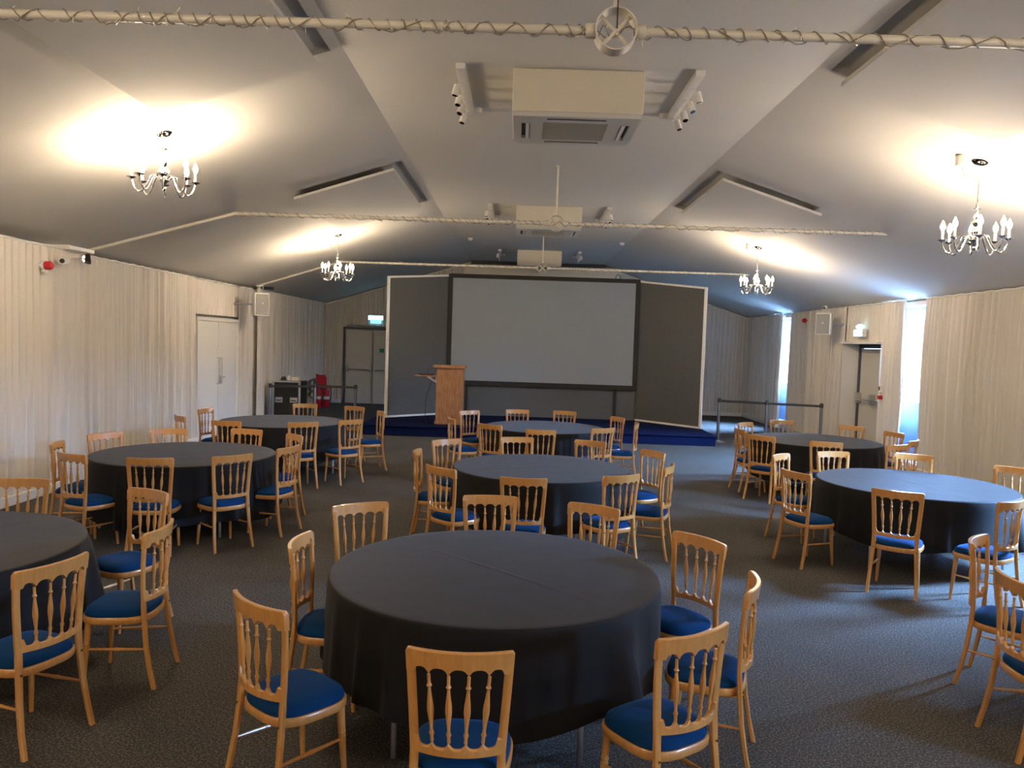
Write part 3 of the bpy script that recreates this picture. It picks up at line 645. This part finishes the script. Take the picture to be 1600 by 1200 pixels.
def speaker(loc, rz, label, spot_label):
    r = empty('loudspeaker', loc, rz, label, 'loudspeaker', 'white wall loudspeakers')
    # plan: trapezoid, front towards -y
    w, h = .165, .235
    def ring(z): return [(-w, -.12, z), (w, -.12, z), (w * .98, -.06, z), (w * .6, .12, z), (-w * .6, .12, z), (-w * .98, -.06, z)]
    vs = ring(-h) + ring(h); n = 6
    MB().add(vs, [tuple(range(n)), tuple(range(2 * n - 1, n - 1, -1))] + [(i, i + n, (i + 1) % n + n, (i + 1) % n) for i in range(n)]).build('cabinet', M_white, r, bevel=.02, seg=3)
    MB().box(-w + .025, w - .025, -.132, -.119, -h + .025, h - .025).build('grille', M_grey, r, bevel=.012)
    MB().lathe([(.014, -.136), (.014, -.131)], (0, 0, .02), 12, 'y').build('badge', M_white, r)
    bk = Matrix.Rotation(-rz, 3, 'Z') @ Vector((-6.1 - loc[0] if loc[0] < 0 else 7.0 - loc[0], 0.02, 0)); MB().tube([(0, .05, 0), (0, .16, 0), bk], .018, 8).build('bracket', M_steel, r)
    s = empty('ceiling_spotlight', (loc[0], loc[1] + .05, loc[2] + .36), rz, spot_label, 'spotlight', 'small spotlights above the loudspeakers')
    MB().tube([(0, .1, .03), (0, .0, .02)], .01, 8).build('arm', M_chrome, s)
    MB().tube([(0, .06, .01), (.0, -.04, -.01), (0, -.05, -.012)], [.03, .042, .042], 14).build('lamp_head', M_white, s); MB().tube([(0, -.05, -.012), (0, -.053, -.0125)], [.034, .03], 12).build('lens', M_dark, s)
speaker((-5.38, 15.85, 2.65), math.radians(46), 'white loudspeaker on the left wall above the white door', 'small spotlight on top of the left loudspeaker')
speaker((6.52, 16.55, 2.65), math.radians(-44), 'white loudspeaker on the right wall left of the exit sign', 'small spotlight on top of the right loudspeaker')
al2 = empty('fire_alarm', (6.86, 18.7, 2.80), 0, 'small red fire alarm high on the far right curtain', 'fire alarm')
MB().lathe([(.02, .14), (.02, .03), (.055, .03), (.055, .0), (.045, -.04), (.02, -.05)], n=18, axis='x').build('sounder', M_red, al2)
cp = empty('call_point', (6.88, 14.66, 1.22), 0, 'small red and white call point beside the recessed exit door', 'call point')
MB().box(-.012, .12, -.03, .03, .10, .24).build('notice', M_white, cp, bevel=.003); MB().box(-.03, .12, -.03, .03, -.03, .04).build('red_box', M_red, cp, bevel=.006); MB().box(-.018, -.0125, -.025, .025, .14, .21).build('print', M_dark, cp, smooth=False)

# ------------------------------------------------------------------ tables
R_T = .915
def make_cloth(cx, cy, seed, hem, label):
    rnd = random.Random(seed); N = 168
    ks = [(rnd.choice((5, 7, 8, 9, 11, 13)), rnd.uniform(0, 6.28), rnd.uniform(.4, 1)) for _ in range(3)]; nrm = sum(k[2] for k in ks)
    bumps = [(rnd.uniform(0, 2 * PI), rnd.uniform(.035, .09), rnd.uniform(.6, 1.5)) for _ in range(13)]
    ca = rnd.uniform(0, PI) if cy > 4.3 or abs(cx) > 1 else math.atan2(-.84, .845)
    def fold(th):
        f = sum(k[2] * math.sin(k[0] * th + k[1]) for k in ks) / nrm * .5
        for (t0, w, a) in bumps:
            d = (th - t0 + PI) % (2 * PI) - PI; f += 1.3 * a * math.exp(-(d / w) ** 2)
        return f
    def crease(x, y):
        h = 0
        for (an, off) in (((ca, .0),) if cy < 4.3 and abs(cx) < 1 else ((ca, .0), (ca + PI / 2, .0))):
            d = -x * math.sin(an) + y * math.cos(an) - off - .01 * math.sin(3 * (x * math.cos(an) + y * math.sin(an)))
            h += .0016 * math.exp(-(d / .010) ** 2)
        return h
    rows = []
    nr = 34
    for i in range(nr + 1):
        rr = (R_T - .012) * max(i, .02) / nr
        rows.append([(rr * math.cos(2 * PI * j / N), rr * math.sin(2 * PI * j / N), .757 + crease(rr * math.cos(2 * PI * j / N), rr * math.sin(2 * PI * j / N))) for j in range(N)])
    for a in (.35, .75, 1.1): 
        rr = R_T - .012 + .014 * math.sin(a * PI / 2.2); zz = .757 - .014 * (1 - math.cos(a * PI / 2.2))
        rows.append([(rr * math.cos(2 * PI * j / N), rr * math.sin(2 * PI * j / N), zz) for j in range(N)])
    K = 12
    for i in range(1, K + 1):
        f = i / K; row = []
        for j in range(N):
            th = 2 * PI * j / N; fo = fold(th)
            zb = hem + .035 * math.cos(4 * (th - ca)) + .012 * fo
            z = .74 + (zb - .74) * f; rr = R_T + .006 + f ** .85 * (.036 * fo + .010)
            row.append((rr * math.cos(th), rr * math.sin(th), z))
        rows.append(row)
    o = MB().grid(rows, closed=True).build('tablecloth', M_cloth, ang=70); o.location = (cx, cy, 0)
    return tag(o, label, 'tablecloth', 'black round tablecloths')
M_tabletop = mat('plywood_tabletop', (.45, .3, .16), .5)
tp_me = MB().lathe([(.01, .722), (R_T - .015, .722), (R_T - .005, .73), (R_T - .005, .745), (R_T - .015, .752), (.01, .752)], n=72).mesh('tabletop', M_tabletop)
def leg_me(s):
    return MB().tube([(s * .45, -.45, .72), (s * .50, -.50, .5), (s * .56, -.56, .06), (s * .60, -.60, .015)], .016, 10).mesh('leg', M_steel)
L1 = MB().tube([(-.42, -.42, .722), (-.43, -.45, .66), (-.45, -.62, .46), (-.45, -.66, .40), (-.45, -.66, .015)], .015, 10).mesh('leg', M_steel)
BR = MB().tube([(-.45, -.62, .10), (.45, -.62, .10)], .012, 8).mesh('leg_brace', M_steel)
def round_table(cx, cy, rz, label):
    r = empty('round_table', (cx, cy, 0), rz, label, 'table', 'round tables under black cloths')
    for nm, me, a, sx in (('tabletop', tp_me, 0, 1), ('leg', L1, 0, 1), ('leg', L1, 0, -1), ('leg', L1, PI, 1), ('leg', L1, PI, -1)):
        o = bpy.data.objects.new(nm, me); COL.objects.link(o); o.parent = r; o.rotation_euler = (0, 0, a); o.scale = (sx, 1, 1)

# ------------------------------------------------------------------ chairs
def stile(z, s=1):       # centre line of rear leg / back post
    T = [(0, .188, -.242), (.12, .182, -.214), (.25, .174, -.192), (.39, .166, -.178), (.50, .164, -.172), (.60, .170, -.171), (.72, .178, -.175), (.84, .185, -.184), (.895, .188, -.190)]
    for a, b in zip(T, T[1:]):
        if z <= b[0]:
            f = (z - a[0]) / (b[0] - a[0]); return (s * (a[1] + (b[1] - a[1]) * f), a[2] + (b[2] - a[2]) * f)
    return (s * T[-1][1], T[-1][2])
def make_chair(label):
    r = empty('banquet_chair', (0, 0, 0), 0, label, 'chair', 'beech banquet chairs with blue seats')
    for s in (1, -1):
        rows = []
        for z in (0, .06, .12, .18, .25, .32, .38, .42, .46, .50, .56, .64, .72, .80, .86):
            x, y = stile(z, s); wx = .0135 + .004 * min(1, z / .5); wy = .013 if z < .5 else .011
            ring = []
            for j in range(8):
                a = 2 * PI * (j + .5) / 8; cx_ = math.copysign(abs(math.cos(a)) ** .6, math.cos(a)); cy_ = math.copysign(abs(math.sin(a)) ** .6, math.sin(a))
                ring.append((x + wx * cx_, y + wy * cy_, z))
            rows.append(ring)
        m = MB().grid(rows, closed=True); n = len(m.v); m.f += [tuple(range(7, -1, -1)), tuple(range(n - 8, n))]
        m.build('rear_leg', M_beech, r)
        prof = [(.011, 0), (.0135, .10), (.0165, .22), (.0185, .225), (.0165, .232), (.0165, .24), (.019, .246), (.0165, .252), (.018, .30), (.0205, .372)]
        p0 = Vector((s * .166, .158, .0)); p1 = Vector((s * .150, .135, .372))
        MB().tube([p0.lerp(p1, h / .372) for _, h in prof], [q for q, _ in prof], 10).build('front_leg', M_beech, r)
    # top rail: curved plan, scalloped lower edge, rounded upper corners
    NU = 50; f_top = []
    def bow(u, z): yend = stile(z)[1]; return yend - .045 * (1 - u * u)
    def rail(zlo, zhi, half, name, thick=.0105):
        vs = []; fs = []
        us = [-1 + 2 * i / NU for i in range(NU + 1)]
        for u in us:
            a, b = zlo(u), zhi(u); zm = (a + b) / 2; x = half(zm) * u
            for (z, dy) in ((a, -thick), (b - .004, -thick), (b, -thick + .004), (b, thick - .004), (b - .004, thick), (a, thick)):
                vs.append((half(z) * u, bow(u, z) + dy, z))
        n = 6
        for i in range(NU):
            for j in range(n): fs.append((i * n + j, i * n + (j + 1) % n, (i + 1) * n + (j + 1) % n, (i + 1) * n + j))
        fs += [tuple(range(n)), tuple(NU * n + j for j in reversed(range(n)))]
        return MB().add(vs, fs).build(name, M_beech, r, ang=35)
    hw = lambda z: stile(z)[0] + .0165
    su = lambda k: (-.57 + k * .38)
    def arch(u):
        # bays between stile inner edge (+-.86) and spindles
        e = [-.86, -.57, -.19, .19, .57, .86]
        if abs(u) >= .84: return .70 if abs(u) > .9 else .80
        for a, b in zip(e, e[1:]):
            if a <= u <= b:
                t = (u - (a + b) / 2) / ((b - a) / 2); return .795 + .038 * math.sqrt(max(0, 1 - abs(t) ** 2.6)) + (0 if abs(t) < .9 else .0)
        return .80
    def topz(u):
        d = max(0, abs(u) - .93) / .07; return .897 - .014 * (1 - math.sqrt(max(0, 1 - d * d)))
    rail(lambda u: arch(u) if abs(u) < .84 else .81, topz, hw, 'top_rail', .012)
    def lowtop(u):
        if abs(u) > .88: return .556
        v = min(abs(u - su(k)) for k in range(4)); e = .57 + .29 - abs(u)
        e = [-.88, -.57, -.19, .19, .57, .88]
        for a, b in zip(e, e[1:]):
            if a <= u <= b:
                t = (u - (a + b) / 2) / ((b - a) / 2); return .558 - .036 * math.sqrt(max(0, 1 - abs(t) ** 3.0))
        return .556
    rail(lambda u: .494, lowtop, lambda z: stile(z)[0] + .002, 'lower_rail', .010)
    prof = [(.007, .0), (.0065, .02), (.0105, .030), (.0065, .040), (.006, .050), (.0095, .085), (.0130, .115), (.0120, .14), (.0085, .17), (.0062, .192), (.0062, .200), (.0112, .208), (.0065, .216), (.0065, .25)]
    for k in range(4):
        u = su(k); pa = Vector((stile(.55)[0] * u * 1.0, bow(u, .55), .545)); pb = Vector((hw(.8) * u, bow(u, .80), .803))
        MB().tube([pa.lerp(pb, h / .25) for _, h in prof], [q for q, _ in prof], 8).build('spindle', M_beech, r)
    # seat
    def outl(a, gx, gy, e=.62):
        c, s_ = math.cos(a), math.sin(a); x = math.copysign(abs(c) ** e, c); y = math.copysign(abs(s_) ** e, s_)
        w = gx * (1.0 + .05 * y); return (w * x, gy * y - .003)
    NN = 40; A = [2 * PI * j / NN for j in range(NN)]
    def ring(gx, gy, z): return [(*outl(a, gx, gy), z) for a in A]
    m = MB().grid([ring(.170, .160, .372), ring(.196, .190, .370), ring(.202, .196, .378), ring(.202, .196, .404), ring(.197, .191, .411), ring(.170, .165, .411)], closed=True)
    m.build('seat_frame', M_beech, r, ang=50)
    m = MB().grid([ring(.188, .182, .400), ring(.193, .187, .420), ring(.187, .181, .438), ring(.166, .160, .453), ring(.125, .12, .462), ring(.07, .07, .466), ring(.01, .01, .467)], closed=True)
    n = len(m.v); m.f += [tuple(range(NN - 1, -1, -1)), tuple(range(n - NN, n))]
    m.build('seat_cushion', M_velvet, r, ang=80)
    bp = [0, .2, .4, .45, .5, .55, .6, .8, 1]; br = [.006, .0075, .009, .0095, .012, .0095, .009, .0075, .006]
    def bar(a, b, name='stretcher'):
        a, b = Vector(a), Vector(b); MB().tube([a.lerp(b, t) for t in bp], br, 8).build(name, M_beech, r)
    for s in (1, -1): bar((s * .158, .147, .215), (stile(.225)[0] * s, stile(.225)[1], .225))
    for s in (1, -1):
        x, y = stile(.39, s); MB().lathe([(.006, y - .0175), (.006, y - .013)], (x, 0, .39), 8, 'y').build('bolt', M_amber, r)
    return r
TABLES={
 'T1':((-0.095,4.270),'front centre table',[
  (-0.177,2.989,-1.4,'nearest the camera, back square on'),
  (-0.96,3.389,-40.1,'near left corner, back turned to camera'),
  (-0.996,4.247,-90.4,'left side, seen edge-on'),
  (-0.946,5.049,-146.5,'far left, beside the aisle'),
  (-0.174,5.441,-178.8,'far side, left of centre'),
  (0.467,5.26,148.0,'far side, right of centre'),
  (0.97,4.489,126.3,'far right, facing left'),
  (0.997,3.824,70.7,'right side, seen edge-on'),
  (0.64,3.229,34.1,'near right, back turned to camera'),
 ]),
 'T2':((0.266,7.926),'second centre table',[
  (0.081,6.67,-2.2,'near side, back square on'),
  (-0.543,7.032,-43.4,'near left, back to camera'),
  (-0.813,7.848,-89.8,'left side, seen edge-on'),
  (-0.678,8.652,-139.9,'far left, facing the camera'),
  (0.041,9.042,-170.7,'far side, left of centre'),
  (0.793,8.954,151.2,'far side, right of centre'),
  (1.337,8.309,119.3,'far right, facing the camera'),
  (1.309,7.499,68.9,'right side, edge-on'),
  (0.85,6.949,30.5,'near right, back to camera'),
 ]),
 'T3':((0.430,11.808),'centre table nearest stage',[
  (-0.266,10.773,-34.0,'near left, back to camera'),
  (0.321,10.345,0.5,'near side, back square on'),
  (1.087,10.754,33.0,'near right, back to camera'),
  (-0.789,11.383,-70.9,'left side, edge-on before lectern'),
  (-0.665,12.433,-141.0,'far left, beside the lectern'),
  (0.038,12.879,-169.7,'far side, left one under screen'),
  (0.744,12.925,159.4,'far side, right one under screen'),
  (1.44,12.212,114.7,'far right, before the stage'),
  (1.587,11.505,81.7,'right side, thin edge-on view'),
 ]),
 'T4':((-3.491,8.035),'second left table',[
  (-3.323,7.029,9.8,'near side, left of the two backs'),
  (-2.804,7.288,47.8,'near side, right of centre'),
  (-2.524,7.879,75.3,'right side, nearest the aisle'),
  (-2.684,8.615,131.4,'far right, facing left'),
  (-3.264,8.944,169.7,'far side, right of the two'),
  (-3.977,8.732,-152.2,'far side, middle above tabletop'),
  (-4.351,8.265,-119.8,'far left, against the curtain'),
  (-4.381,7.613,-74.5,'left side, edge-on'),
  (-3.98,7.124,-25.7,'near left, back to camera'),
 ]),
 'T5':((-3.496,11.410),'rear left table',[
  (-3.779,10.149,-4.7,'near left, back to camera'),
  (-2.925,10.278,31.0,'near side, back to camera'),
  (-2.449,10.738,48.9,'near right, back to camera'),
  (-2.292,11.838,115.3,'right side, edge-on by the stage'),
  (-2.774,12.457,152.7,'far right, facing the camera'),
  (-3.531,12.615,-173.3,'far side, before the flight case'),
  (-4.5,11.451,-99.7,'left side, before the white door'),
  (-4.464,10.55,-48.4,'near left, edge-on by curtain'),
 ]),
 'T6':((-3.482,4.321),'front left table',[
  (-2.428,3.745,71.2,'near right, large back to camera'),
  (-2.273,4.429,94.2,'right side, curved back'),
  (-2.702,5.248,154.0,'far right, facing the camera'),
  (-3.674,5.484,-172.4,'far side, cut by left frame edge'),
 ]),
 'T7':((4.013,7.713),'right middle table',[
  (3.338,6.628,-32.5,'near side, back square on'),
  (2.863,7.407,-67.4,'near left, back to camera'),
  (3.074,8.349,-133.2,'far left, behind its neighbour'),
  (3.706,8.693,-170.1,'far side, left one'),
  (4.517,8.697,155.2,'far side, right one before curtain'),
  (5.117,7.954,130.8,'far right, at right frame edge'),
  (3.92,6.36,32.0,'near right, bright blue seat'),
 ]),
 'T8':((4.377,11.256),'rear right table',[
  (3.441,10.498,-45.3,'near left, back to camera'),
  (4.031,10.066,-12.0,'near side, back to camera'),
  (3.439,11.184,-84.3,'left side, edge-on'),
  (3.728,11.966,-139.2,'far left, beside belt barrier'),
  (4.386,12.53,-179.4,'far side, before the belt post'),
  (5.155,12.02,132.1,'far right, before the recessed door'),
  (5.41,11.348,103.8,'right side, before the bright gap'),
  (4.782,9.983,28.1,'near right, facing the bright gap'),
  (5.231,10.525,49.2,'right side, edge-on against curtain'),
 ]),
 'T9':((4.050,3.850),'right frame edge',[
  (3.093,4.702,-132.3,'upper one, curved back edge-on'),
  (2.836,3.974,-93,'lower one, with dark blue seat'),
 ]),
}
SEEDS = {'T1': (3, .27), 'T2': (5, .25), 'T3': (7, .25), 'T4': (9, .17), 'T5': (11, .22), 'T6': (13, .26), 'T7': (15, .28), 'T8': (17, .24), 'T9': (19, .26)}
first = None
for key, ((cx, cy), tname, chairs) in TABLES.items():
    tt = tname if key != 'T9' else 'front right table beyond the frame'
    round_table(cx, cy, (0.0 if key == 'T1' else random.Random(len(key) + SEEDS[key][0]).uniform(0, PI)), 'round folding table with steel legs under black cloth, the ' + tt)
    make_cloth(cx, cy, *SEEDS[key], 'plain black cloth draped to near floor over the ' + tt)
    for (x, y, rz, ps) in chairs:
        lb = 'beech chair, blue seat, at the %s, %s' % (tname, ps)
        if first is None:
            first = make_chair(lb); first.location = (x, y, 0); first.rotation_euler = (0, 0, math.radians(rz))
        else: dup(first, (x, y, 0), math.radians(rz), lb)
